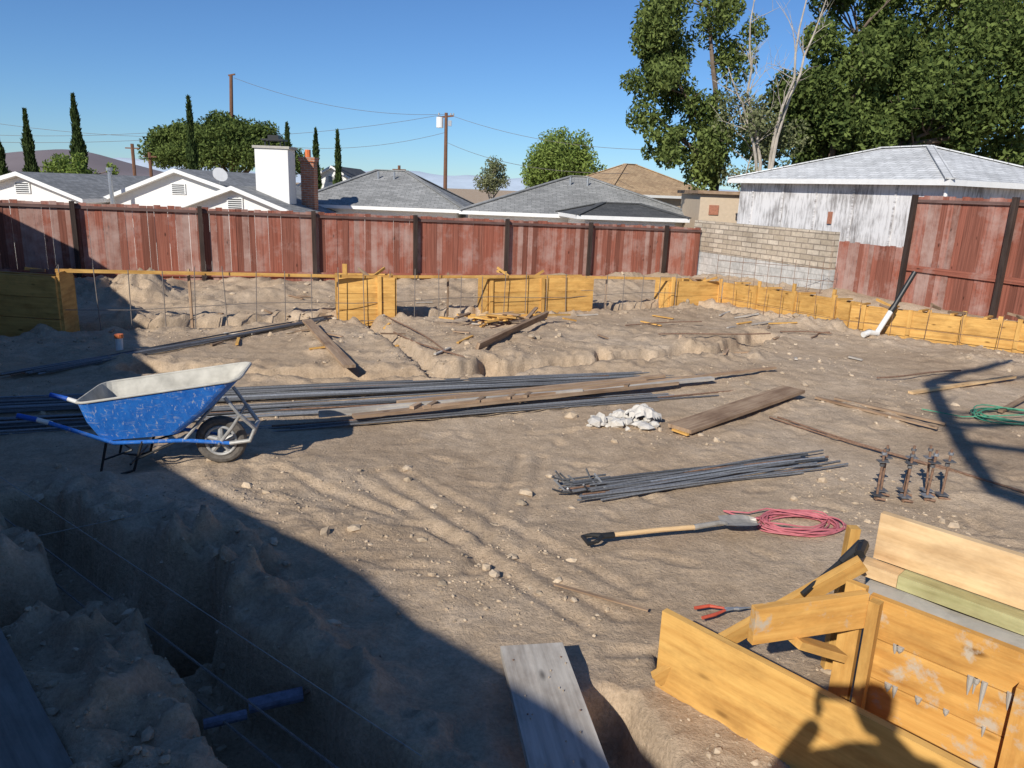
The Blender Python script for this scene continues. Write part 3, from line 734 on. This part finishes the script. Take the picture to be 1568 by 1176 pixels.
for k in range(6):
    t=random.random();p=lerp((-1.2,7.2),(2.2,8.95),t);b.beam((p[0],p[1],zz+.04),(p[0]+.06,p[1]+.16,zz+.04),.05,.03,'brownwood')
obj("lumber_stakes",b)
b=MB();b.beam((-3.33,11.9,.14),(-2.02,9.05,.10),.15,.038,'brownwood');obj("loose_plank",b)
b=MB();b.beam((-.5,10.25,.16),(.55,12.7,.26),.045,.12,'brownwood',up=(.3,-.2,1));obj("loose_plank",b)
b=MB()
for k in range(38):
    x=-.2+random.gauss(0,.42);y=12.8+random.gauss(0,.22);a=random.gauss(.5,.8);L=random.uniform(.2,.9)
    z=ht(x,y)+.04+random.random()*.14
    b.beam((x-math.cos(a)*L/2,y-math.sin(a)*L/2,z),(x+math.cos(a)*L/2,y+math.sin(a)*L/2,z+random.uniform(-.05,.07)),.06,.025,random.choice(['yel','pine','yel','brownwood']))
obj("scrap_wood_pile",b)
b=MB()
for _ in range(44):
    x=random.uniform(-6,6.2);y=random.uniform(9.7,15.0)
    if y<10 and x>3: continue
    a=random.uniform(0,3.14);L=random.uniform(.1,.5)
    b.beam((x,y,ht(x,y)+.025),(x+math.cos(a)*L,y+math.sin(a)*L,ht(x+math.cos(a)*L,y+math.sin(a)*L)+.03),.04,.02,random.choice(['brownwood','yel','graywood','brownwood']))
for p,q_ in (((1.9,12.9),(3.4,13.6)),((-1.9,11.5),(-.7,9.9)),((2.3,11.7),(4.2,12.2)),((4.8,9.7),(6.3,10.3)),((-2.2,13.0),(-.9,10.2)),((5,12.6),(5.6,13.2)),((4.6,12.9),(5.5,12.9))):
    rod(b,p,q_,.011,'rust',max(ht(*p),ht(*q_))+.03,8,.05)
obj("wood_scraps",b)
b=MB();b.beam((1.68,7.13,.06),(3.36,8.68,.12),.28,.038,'brownwood');b.beam((1.62,7.16,.04),(1.74,7.0,.04),.03,.02,'yel');obj("wide_plank",b)
b=MB();b.beam((3.6,8.6,.05),(4.45,7.5,.06),.05,.025,'brownwood');b.beam((3.8,8.55,.06),(4.62,7.66,.06),.04,.025,'brownwood');obj("loose_stakes",b)
b=MB();b.beam((4.95,9.05,.04),(6.9,10.1,.06),.07,.03,'pine');b.beam((5.6,8.3,.05),(6.6,9.2,.08),.05,.03,'brownwood');obj("loose_stakes",b)
b=MB();b.beam((.3,4.05,.025),(.82,3.8,.025),.024,.010,'brownwood');obj("thin_stick",b)
b=MB()
d=V((.14,-.83,0)).normalized()
p0=V((.145,3.24,.13));p1=p0+d*2.0+V((.0,0,-.02))
n_=V((-d.y,d.x,0))
b.beam(p0,p1,.31,.042,'graywood')
for s in(.12,.5,.95):
    for w in(-.12,.11): p=p0+d*s-n_*w+V((0,0,.021));b.tube([p,p+V((0,0,.004))],.005,'rust',6)
for k in range(22):
    s=random.random()*1.2;w=random.uniform(-.13,.13);p=p0+d*s+n_*w+V((0,0,.022));b.tube([p,p+V((.004,.003,.005))],[random.uniform(.003,.009),.002],'clod',5)
obj("gray_plank",b,bevel=.004)
b=MB();b.beam((-2.75,3.30,.16),(-1.1,1.65,.12),.30,.042,'graydark');obj("gray_plank",b)
# ---------------------------------------------------------------- small things
rocks("concrete_chunks",1.12+.17*rng.normal(size=44),7.42+.11*rng.normal(size=44),.025+.055*rng.random(44),'chunk',.5)
b=MB()
sx=np.linspace(-1,1,15)
def PS(a,c):
    x=sx[a];y=sx[c];h=.13*max(0,1-(x*x+y*y)*.8)+.07*float(vnoise(np.array([x*5+9]),np.array([y*5+3]))[0]);return (1.36+x*.2,7.5+y*.17,ht(1.3,7.5)+.03+max(0,h))
for i in range(14):
    for j in range(14):
        if (sx[i]**2+sx[j]**2)<1.0: b.face([PS(i,j),PS(i+1,j),PS(i+1,j+1),PS(i,j+1)],'chunk')
obj("plastic_sack",b)
rocks("stones",np.array([.64,.14,.35,-1.2,2.0,-.55]),np.array([7.62,5.5,5.9,4.55,6.9,5.2]),np.array([.085,.045,.035,.035,.05,.035]),'clod')
def coil(b,cx,cy,rx,ry,n,r,mat,rot=0,tail=None):
    pts=[];z0=ht(cx,cy)+.02
    for i in range(n*24):
        t=i/24*2*math.pi;k=1+.16*math.sin(t*.37+1)+.09*math.sin(t*1.7)
        x=rx*k*math.cos(t)+.03*math.sin(t*.21);y=ry*(1+.15*math.sin(t*.53))*math.sin(t)+.04*math.sin(t*.33)
        pts.append((cx+x*math.cos(rot)-y*math.sin(rot),cy+x*math.sin(rot)+y*math.cos(rot),z0+.04*i/(n*24)+.010*math.sin(t*3.1)))
    if tail: pts+= tail
    b.tube(pts,r,mat,6)
b=MB();coil(b,2.13,5.08,.27,.17,13,.006,'cord',.1,[(1.95,5.25,.05),(1.8,5.2,.03),(1.62,5.22,.03),(1.72,5.12,.03),(1.85,5.1,.03)]);obj("extension_cord",b)
b=MB();coil(b,5.6,8.1,.4,.3,6,.007,'gcord',.3,[(5.0,8.0,.05),(4.7,8.3,.04)]);obj("green_hose",b)
b=MB();s0=V((.53,4.58,.05));s1=V((1.80,4.95,.05));d=(s1-s0).normalized();n_=V((-d.y,d.x,0))
b.tube([s0+d*.13+V((0,0,.03)),s0+d*.55+V((0,0,.035)),s0+d*.82+V((0,0,.03))],[.016,.017,.018],'pine',10)
b.tube([s0+d*.2+V((0,0,.03)),s0+d*.12+V((0,0,.03)),s0+d*.06+n_*.05+V((0,0,.02)),s0+n_*.055+V((0,0,.01)),s0-n_*.055+V((0,0,.01)),s0+d*.06-n_*.05+V((0,0,.02)),s0+d*.12+V((0,0,.03))],[.022,.022,.015,.015,.015,.015,.018],'black',8)
b.tube([s0+d*.80+V((0,0,.03)),s0+d*1.0+V((0,0,.045)),s0+d*1.06+V((0,0,.035))],[.021,.018,.012],'blade',10)
rows=[]
for i in range(9):
    t=i/8;L=1.03+.28*t;wd=.095*(1 if t<.6 else math.sqrt(max(0,1-((t-.6)/.42)**2)));wd=wd*(.85+.15*min(1,t*4))
    rows.append([s0+d*L+n_*(wd*s)+V((0,0,.02+.028*s*s-.02*t+.012)) for s in(-1,-.6,-.2,.2,.6,1)])
for i in range(8):
    for j in range(5):
        b.face([rows[i][j],rows[i+1][j],rows[i+1][j+1],rows[i][j+1]],'blade')
obj("shovel",b)
b=MB();h=.05
b.tube([(1.10,3.70,h),(1.18,3.74,h),(1.25,3.79,h)],[.010,.010,.007],'red',8);b.tube([(1.08,3.80,h),(1.17,3.83,h),(1.25,3.81,h)],[.010,.010,.007],'red',8)
b.tube([(1.25,3.79,h),(1.33,3.82,h)],.008,'galv',8);b.tube([(1.25,3.81,h),(1.33,3.81,h),(1.40,3.83,h)],[.007,.010,.003],'galv',8)
obj("pliers",b)
b=MB()
for (x,y) in((2.95,5.62),(3.03,5.72),(3.16,5.6),(3.22,5.74),(3.36,5.64),(3.42,5.76),(3.5,5.68)):
    lx=random.uniform(-.03,.03)
    b.tube([(x,y,.0),(x+lx*.5,y,.2),(x+lx,y,.43)],.010,'rust',8)
    b.tube([(x+lx*.9,y,.385),(x+lx*.9,y,.405)],.02,'rebar',6);b.box((x+lx*.8,y,.33),(.08,.06,.008),'rebar')
    b.box((x,y,.05),(.08,.08,.008),'rebar');b.tube([(x-.02,y,.02),(x+.06,y-.03,.015)],.010,'rust',6)
    b.tube([(x+.0,y,.29),(x+.0,y,.31)],.018,'rebar',6)
obj("anchor_bolts",b)
b=MB();b.tube([(-4.4,5.6,.16),(-.3,2.5,.12)],.0022,'string',5);b.tube([(-3.6,3.6,.14),(-2.05,4.9,.12)],.0022,'string',5);b.tube([(-4.4,5.45,.0),(-.3,2.3,-.02)],.006,'cage',5);b.tube([(-4.3,5.3,-.1),(-.25,2.15,-.12)],.006,'cage',5);obj("layout_string",b)
b=MB();b.tube([(-1.18,3.03,-.10),(-.95,3.12,-.09)],.035,'bluewrap',12);b.tube([(-.95,3.12,-.09),(-.6,3.28,.02)],.010,'rust',8);b.tube([(-1.35,2.92,-.12),(-1.18,3.0,-.12)],.025,'bluewrap',10);obj("wrapped_pipe",b)
# ---------------------------------------------------------------- near formwork
b=MB()
a0=V((.76,3.17,0));da=V((.68,-.733,0)).normalized();dd=V((.71,-.704,0)).normalized();nn=V((.704,.71,0))
b.beam(a0+V((0,0,.19)),a0+da*2.6+V((0,0,.19)),.038,.44,'yel')
pe=V((1.60,2.95,0))
for k in range(5):
    z=.565-.19*k
    b.beam(pe+V((0,0,z))+nn*random.uniform(-.004,.004),pe+dd*2.2+V((0,0,z)),.038,.184,'yels')
for k in range(4):
    z=.47-.19*k
    for _ in range(16):
        s=random.uniform(.1,1.5);L=random.choice([.02,.03,.05,.10])*random.uniform(.6,1.3);p=pe+dd*s-nn*.021
        w_=random.uniform(.006,.018)
        b.tube([p+V((0,0,z+.012)),p+V((0,0,z-L*.3)),p+V((0,0,z-L))],[w_,w_*.8,.002],'conc',7)
b.beam(pe-dd*.05-nn*.045+V((0,0,-.5)),pe-dd*.05-nn*.045+V((0,0,.70)),.038,.085,'yel',up=dd)
b.beam(pe+dd*.04-nn*.06+V((0,0,-.5)),pe+dd*.04-nn*.06+V((0,0,.66)),.05,.045,'yel',up=dd)
b.beam(pe+dd*.62-nn*.05+V((0,0,-.5)),pe+dd*.62-nn*.05+V((0,0,.54)),.05,.085,'yels',up=dd)
b.beam((1.02,2.74,.61),(1.55,2.90,.61),.038,.165,'yels')
b.beam((1.36,2.86,.2),(1.5,2.92,-.5),.09,.038,'yels')
b.beam((1.22,2.78,.52),(1.46,2.86,.41),.08,.035,'yel')
b.beam((.74,3.13,.06),(1.58,3.03,.76),.035,.075,'yel',up=(0,-.2,1))
b.beam((1.66,3.36,0),(1.68,3.36,.78),.05,.05,'yel')
fe=V((1.74,3.20,0))
b.beam(fe+V((0,0,.815))-dd*.02,fe+dd*2.0+V((0,0,.815)),.04,.225,'pine')
b.beam(fe-nn*.055+V((0,0,.665))+dd*.12,fe-nn*.055+dd*2+V((0,0,.665)),.09,.062,'green')
b.beam(fe+V((0,0,.35)),fe+dd*2+V((0,0,.35)),.038,.56,'pine')
b.beam(fe-nn*.055+V((0,0,.665))-dd*.06,fe-nn*.055+V((0,0,.665))+dd*.118,.088,.06,'pine')
for k in range(12):
    s0_=2.0*k/12;s1_=2.0*(k+1)/12
    h0=.62+.012*math.sin(k*2.1);h1=.62+.012*math.sin((k+1)*2.1)
    b.face([fe-nn*.24+dd*s0_+V((0,0,h0-.01)),fe-nn*.24+dd*s1_+V((0,0,h1-.01)),fe-nn*.02+dd*s1_+V((0,0,h1)),fe-nn*.02+dd*s0_+V((0,0,h0))],'conc')
b.beam((2.15,3.75,.30),(3.2,3.0,.30),.04,.5,'pine');b.beam((2.1,3.95,.28),(3.2,3.3,.50),.09,.038,'yel')
obj("footing_formwork",b,bevel=.003)
b=MB();b.tube([(1.33,3.02,.60),(1.55,3.12,.74)],.013,'black',8);b.tube([(1.52,3.1,.72),(1.62,3.13,.80)],[.02,.03],'black',8);b.tube([(1.57,3.05,.79),(1.62,3.13,.80),(1.66,3.22,.76)],[.022,.026,.006],'black',8);obj("hammer",b)
# ---------------------------------------------------------------- wheelbarrow
b=MB()
def loop(x0,x1,w0,w1,z0,z1,c=.08,k=4):
    pts=[]
    cs=[(x0+c,-w0+c,180),(x1-c,-w1+c,270),(x1-c,w1-c,0),(x0+c,w0-c,90)]
    for cx,cy,a in cs:
        for i in range(k+1):
            t=math.radians(a+90*i/k);x=cx+c*math.cos(t);y=cy+c*math.sin(t);f_=(x-x0)/(x1-x0);pts.append(V((x,y,z0+(z1-z0)*f_)))
    return pts
top=loop(-.97,.22,.32,.32,.60,.78,.10);bot=loop(-.86,-.28,.20,.19,.27,.31,.07);mid=[t*.5+q_*.5+V((.02*(1 if t.x>-.4 else -1),0,-.01)) for t,q_ in zip(top,bot)]
for (m_,off) in(('blue',0),('panin',.008)):
    Ls=[[p+V((0,0,off))-V((p.x+.4,p.y,0)).normalized()*off for p in l] for l in(bot,mid,top)]
    n=len(top)
    for a_,c_ in((0,1),(1,2)):
        for i in range(n):
            j=(i+1)%n;P=[Ls[a_][i],Ls[a_][j],Ls[c_][j],Ls[c_][i]]
            b.face(P if off==0 else P[::-1],m_)
    b.face(Ls[0][::-1] if off==0 else Ls[0],m_)
b.tube(top+[top[0]],.010,'panin',8)
for s in(-1,1):
    b.tube([(.08,s*.07,.19),(-.25,s*.13,.24),(-.75,s*.22,.26),(-1.0,s*.27,.38),(-1.16,s*.29,.45)],.016,'blue',10)
    b.tube([(-1.24,s*.285,.475),(-1.37,s*.29,.51)],.020,'bluegrip',10)
    b.tube([(-1.14,s*.28,.44),(-1.25,s*.285,.478)],.018,'pipew',10)
    b.tube([(-.55,s*.19,.26),(-.62,s*.22,.03),(-.72,s*.22,.0),(-.86,s*.22,.02),(-.80,s*.22,.27)],.011,'black',8)
    b.tube([(-.60,s*.22,.12),(-.30,s*.14,.24)],.009,'black',8)
    b.tube([(.0,s*.07,.19),(.12,s*.12,.35),(.18,s*.15,.45),(.08,s*.17,.60)],.015,'wheelgray',10)
    b.tube([(.08,s*.07,.19),(.24,s*.10,.22),(.28,s*.09,.32),(.18,s*.15,.45)],.018,'wheelgray',10)
    b.tube([(-.25,s*.13,.25),(-.02,s*.16,.52)],.012,'wheelgray',8)
b.tube([(.28,-.09,.32),(.28,.09,.32)],.018,'wheelgray',10)
b.tube([(-.64,-.22,.08),(-.64,.22,.08)],.009,'black',8);b.tube([(-.84,-.22,.12),(-.62,-.22,.2)],.008,'black',6);b.tube([(-.84,.22,.12),(-.62,-.22,.2)],.008,'black',6)
def ring(R,r,mat,y=0,n=28,k=10):
    b.tube([(R*math.cos(2*math.pi*i/n),y,.20+R*math.sin(2*math.pi*i/n)) for i in range(n+1)],r,mat,k,cap=False)
ring(.160,.042,'rubber');ring(.118,.013,'wheelgray',-.03);ring(.118,.013,'wheelgray',.03)
b.tube([(0,-.055,.2),(0,.055,.2)],.034,'wheelgray',14);b.tube([(0,-.12,.2),(0,.12,.2)],.009,'galv',8)
for i in range(5):
    a=2*math.pi*i/5+.3;b.tube([(.02*math.cos(a),-.02,.20+.02*math.sin(a)),(.12*math.cos(a),-.02,.20+.12*math.sin(a))],[.026,.02],'wheelgray',8)
b.xform(Matrix.Translation((-2.36,5.82,ht(-2.36,5.82)+.005))@Matrix.Rotation(math.radians(10),4,'Z'))
o=obj("wheelbarrow",b,smooth=True)
o.modifiers.new("es","EDGE_SPLIT").split_angle=math.radians(35)
# ---------------------------------------------------------------- photographer (stands behind the camera; the shadow falls in view)
def skin(name,verts,edges,radii,mat):
    me=bpy.data.meshes.new(name);me.from_pydata(verts,edges,[]);me.materials.append(M[mat])
    o=bpy.data.objects.new(name,me);scene.collection.objects.link(o)
    bpy.context.view_layer.objects.active=o
    o.modifiers.new("skin","SKIN")
    for i,r in enumerate(radii): me.skin_vertices[0].data[i].radius=(r,r)
    me.skin_vertices[0].data[0].use_root=True
    s=o.modifiers.new("s","SUBSURF");s.levels=1;s.render_levels=1
    return o
person=bpy.data.objects.new("photographer",None);scene.collection.objects.link(person)
hx,hy=0.,-.38;z0=.80
vs_=[(hx,hy,z0+.95),(hx,hy,z0+1.15),(hx,hy,z0+1.35),(hx,hy+.01,z0+1.5),
 (-.19,hy,z0+1.40),(-.33,hy+.12,z0+1.20),(-.11,-.12,z0+1.42),(.19,hy,z0+1.40),(.33,hy+.12,z0+1.20),(.11,-.12,z0+1.42),
 (-.1,hy,z0+.86),(-.12,hy+.02,z0+.48),(-.13,hy-.02,z0+.06),(-.14,hy+.12,z0+.02),(.1,hy,z0+.86),(.12,hy+.02,z0+.48),(.13,hy-.02,z0+.06),(.14,hy+.12,z0+.02)]
ed=[(0,1),(1,2),(2,3),(2,4),(4,5),(5,6),(2,7),(7,8),(8,9),(0,10),(10,11),(11,12),(12,13),(0,14),(14,15),(15,16),(16,17)]
rd=[.15,.14,.16,.06,.075,.055,.035,.075,.055,.035,.1,.065,.045,.04,.1,.065,.045,.04]
skin("body",vs_,ed,rd,'shirt').parent=person
skin("head",[(hx,hy+.01,z0+1.52),(hx,hy+.03,z0+1.60),(hx,hy+.02,z0+1.68),(hx,hy+.01,z0+1.75),(hx,hy+.13,z0+1.63)],[(0,1),(1,2),(2,3),(1,4)],[.06,.08,.095,.08,.012],'skin').parent=person
for s in(-1,1):
    for k in range(4):
        skin("finger",[(s*.10,-.10,2.22+.02*k),(s*.095,-.06,2.235+.02*k),(s*.085,-.03,2.235+.02*k),(s*.07,-.035,2.235+.02*k)],[(0,1),(1,2),(2,3)],[.012,.009,.009,.008],'skin').parent=person
    skin("thumb",[(s*.10,-.10,2.22),(s*.085,-.07,2.21),(s*.06,-.05,2.24)],[(0,1),(1,2)],[.013,.011,.009],'skin').parent=person
b=MB();b.box((0,-.03,2.285),(.15,.008,.075),'black');ph=obj("smartphone",b,bevel=.003);ph.parent=person
b=MB()
for k in range(7): b.box((-.9+.3*k,-.95,.75),(.29,1.5,.04),'graywood')
for x in(-.95,.95):
    for y in(-1.6,-.3): b.box((x,y,.31),(.09,.09,.84),'graywood')
obj("plank_platform",b)
b=MB();b.tube([(4.5,-8.5,-.2),(4.3,-8.3,2.5),(4.1,-8,5.2)],[.28,.22,.16],'bark',10)  # unseen tree, added so its limbs cast a shadow on the right
b.tube([(4.1,-8,5.2),(1.6,-5,5.8),(-.25,-2.5,6),(.45,-.6,6),(1.25,1.3,6),(2.0,1.95,6.05),(3.2,2.6,6.2)],[.16,.13,.10,.10,.10,.08,.05],'bark',8)
b.tube([(1.25,1.3,6),(2.1,1.3,6.2),(3.0,1.6,6.4)],[.07,.05,.03],'bark',6);b.tube([(.45,-.6,6),(1.2,-.8,6.2),(2.2,-.5,6.5)],[.07,.05,.02],'bark',6);b.tube([(.2,-1.2,6),(1.2,-1.9,6.2),(2.2,-1.8,6.5)],[.06,.05,.02],'bark',6)
b.tube([(4.1,-8,5.2),(4.4,-8.5,8),(5,-8.4,10)],[.14,.09,.04],'bark',8)
for k in range(14):
    t=random.random();p=V((-.25,-2.5,6)).lerp(V((1.25,1.3,6)),t);b.tube([p,p+V((random.uniform(-.1,.6),random.uniform(-.3,.3),random.uniform(.1,.4)))],[.025,.008],'bark',5)
o=b.build("shadow_caster_tree")
lv=leaves(blobs(5,-8.5,9,2,2,1.5,10,.8,300),.2);f_=fastmesh("foliage",lv,np.arange(len(lv)).reshape(-1,4),['leaf']);f_.parent=o
# ---------------------------------------------------------------- world, sun, camera
EL=math.radians(32.4);hd_=V((.455,.89));hd_.normalize()
to_sun=V((-hd_.x*math.cos(EL),-hd_.y*math.cos(EL),math.sin(EL)))
w=bpy.data.worlds.new("World");scene.world=w;w.use_nodes=True;nt=w.node_tree
sky=nt.nodes.new("ShaderNodeTexSky");sky.sky_type='NISHITA';sky.sun_disc=False;sky.sun_elevation=EL
sky.sun_rotation=math.atan2(to_sun.x,to_sun.y)%(2*math.pi);sky.altitude=900;sky.air_density=1.0;sky.dust_density=.0;sky.ozone_density=3.5
tc=mix(nt,1.0,sky.outputs[0],(.66,.92,1.22),'MULTIPLY')
bg=nt.nodes["Background"];nt.links.new(tc,bg.inputs[0]);bg.inputs[1].default_value=.086
sl=bpy.data.lights.new("sun","SUN");sl.energy=5.0;sl.angle=math.radians(.53);sl.color=(1,.955,.87)
so=bpy.data.objects.new("sun",sl);scene.collection.objects.link(so);so.rotation_mode='QUATERNION';so.rotation_quaternion=to_sun.to_track_quat('Z','Y')
p=math.atan(298/1150);r=math.radians(2.2)
F=V((0,math.cos(p),-math.sin(p)));U0=V((0,math.sin(p),math.cos(p)));R0=V((1,0,0))
R=R0*math.cos(r)+U0*math.sin(r);U=U0*math.cos(r)-R0*math.sin(r)
cam=bpy.data.cameras.new("camera");cam.lens=36*1150/1568;cam.sensor_width=36;cam.clip_end=6000;cam.clip_start=.03
co=bpy.data.objects.new("camera",cam);scene.collection.objects.link(co)
co.matrix_world=Matrix(((R.x,U.x,-F.x,0),(R.y,U.y,-F.y,0),(R.z,U.z,-F.z,2.3),(0,0,0,1)))
scene.camera=co
scene.view_settings.view_transform='Standard';scene.view_settings.look='None';scene.view_settings.exposure=0
print("ok")
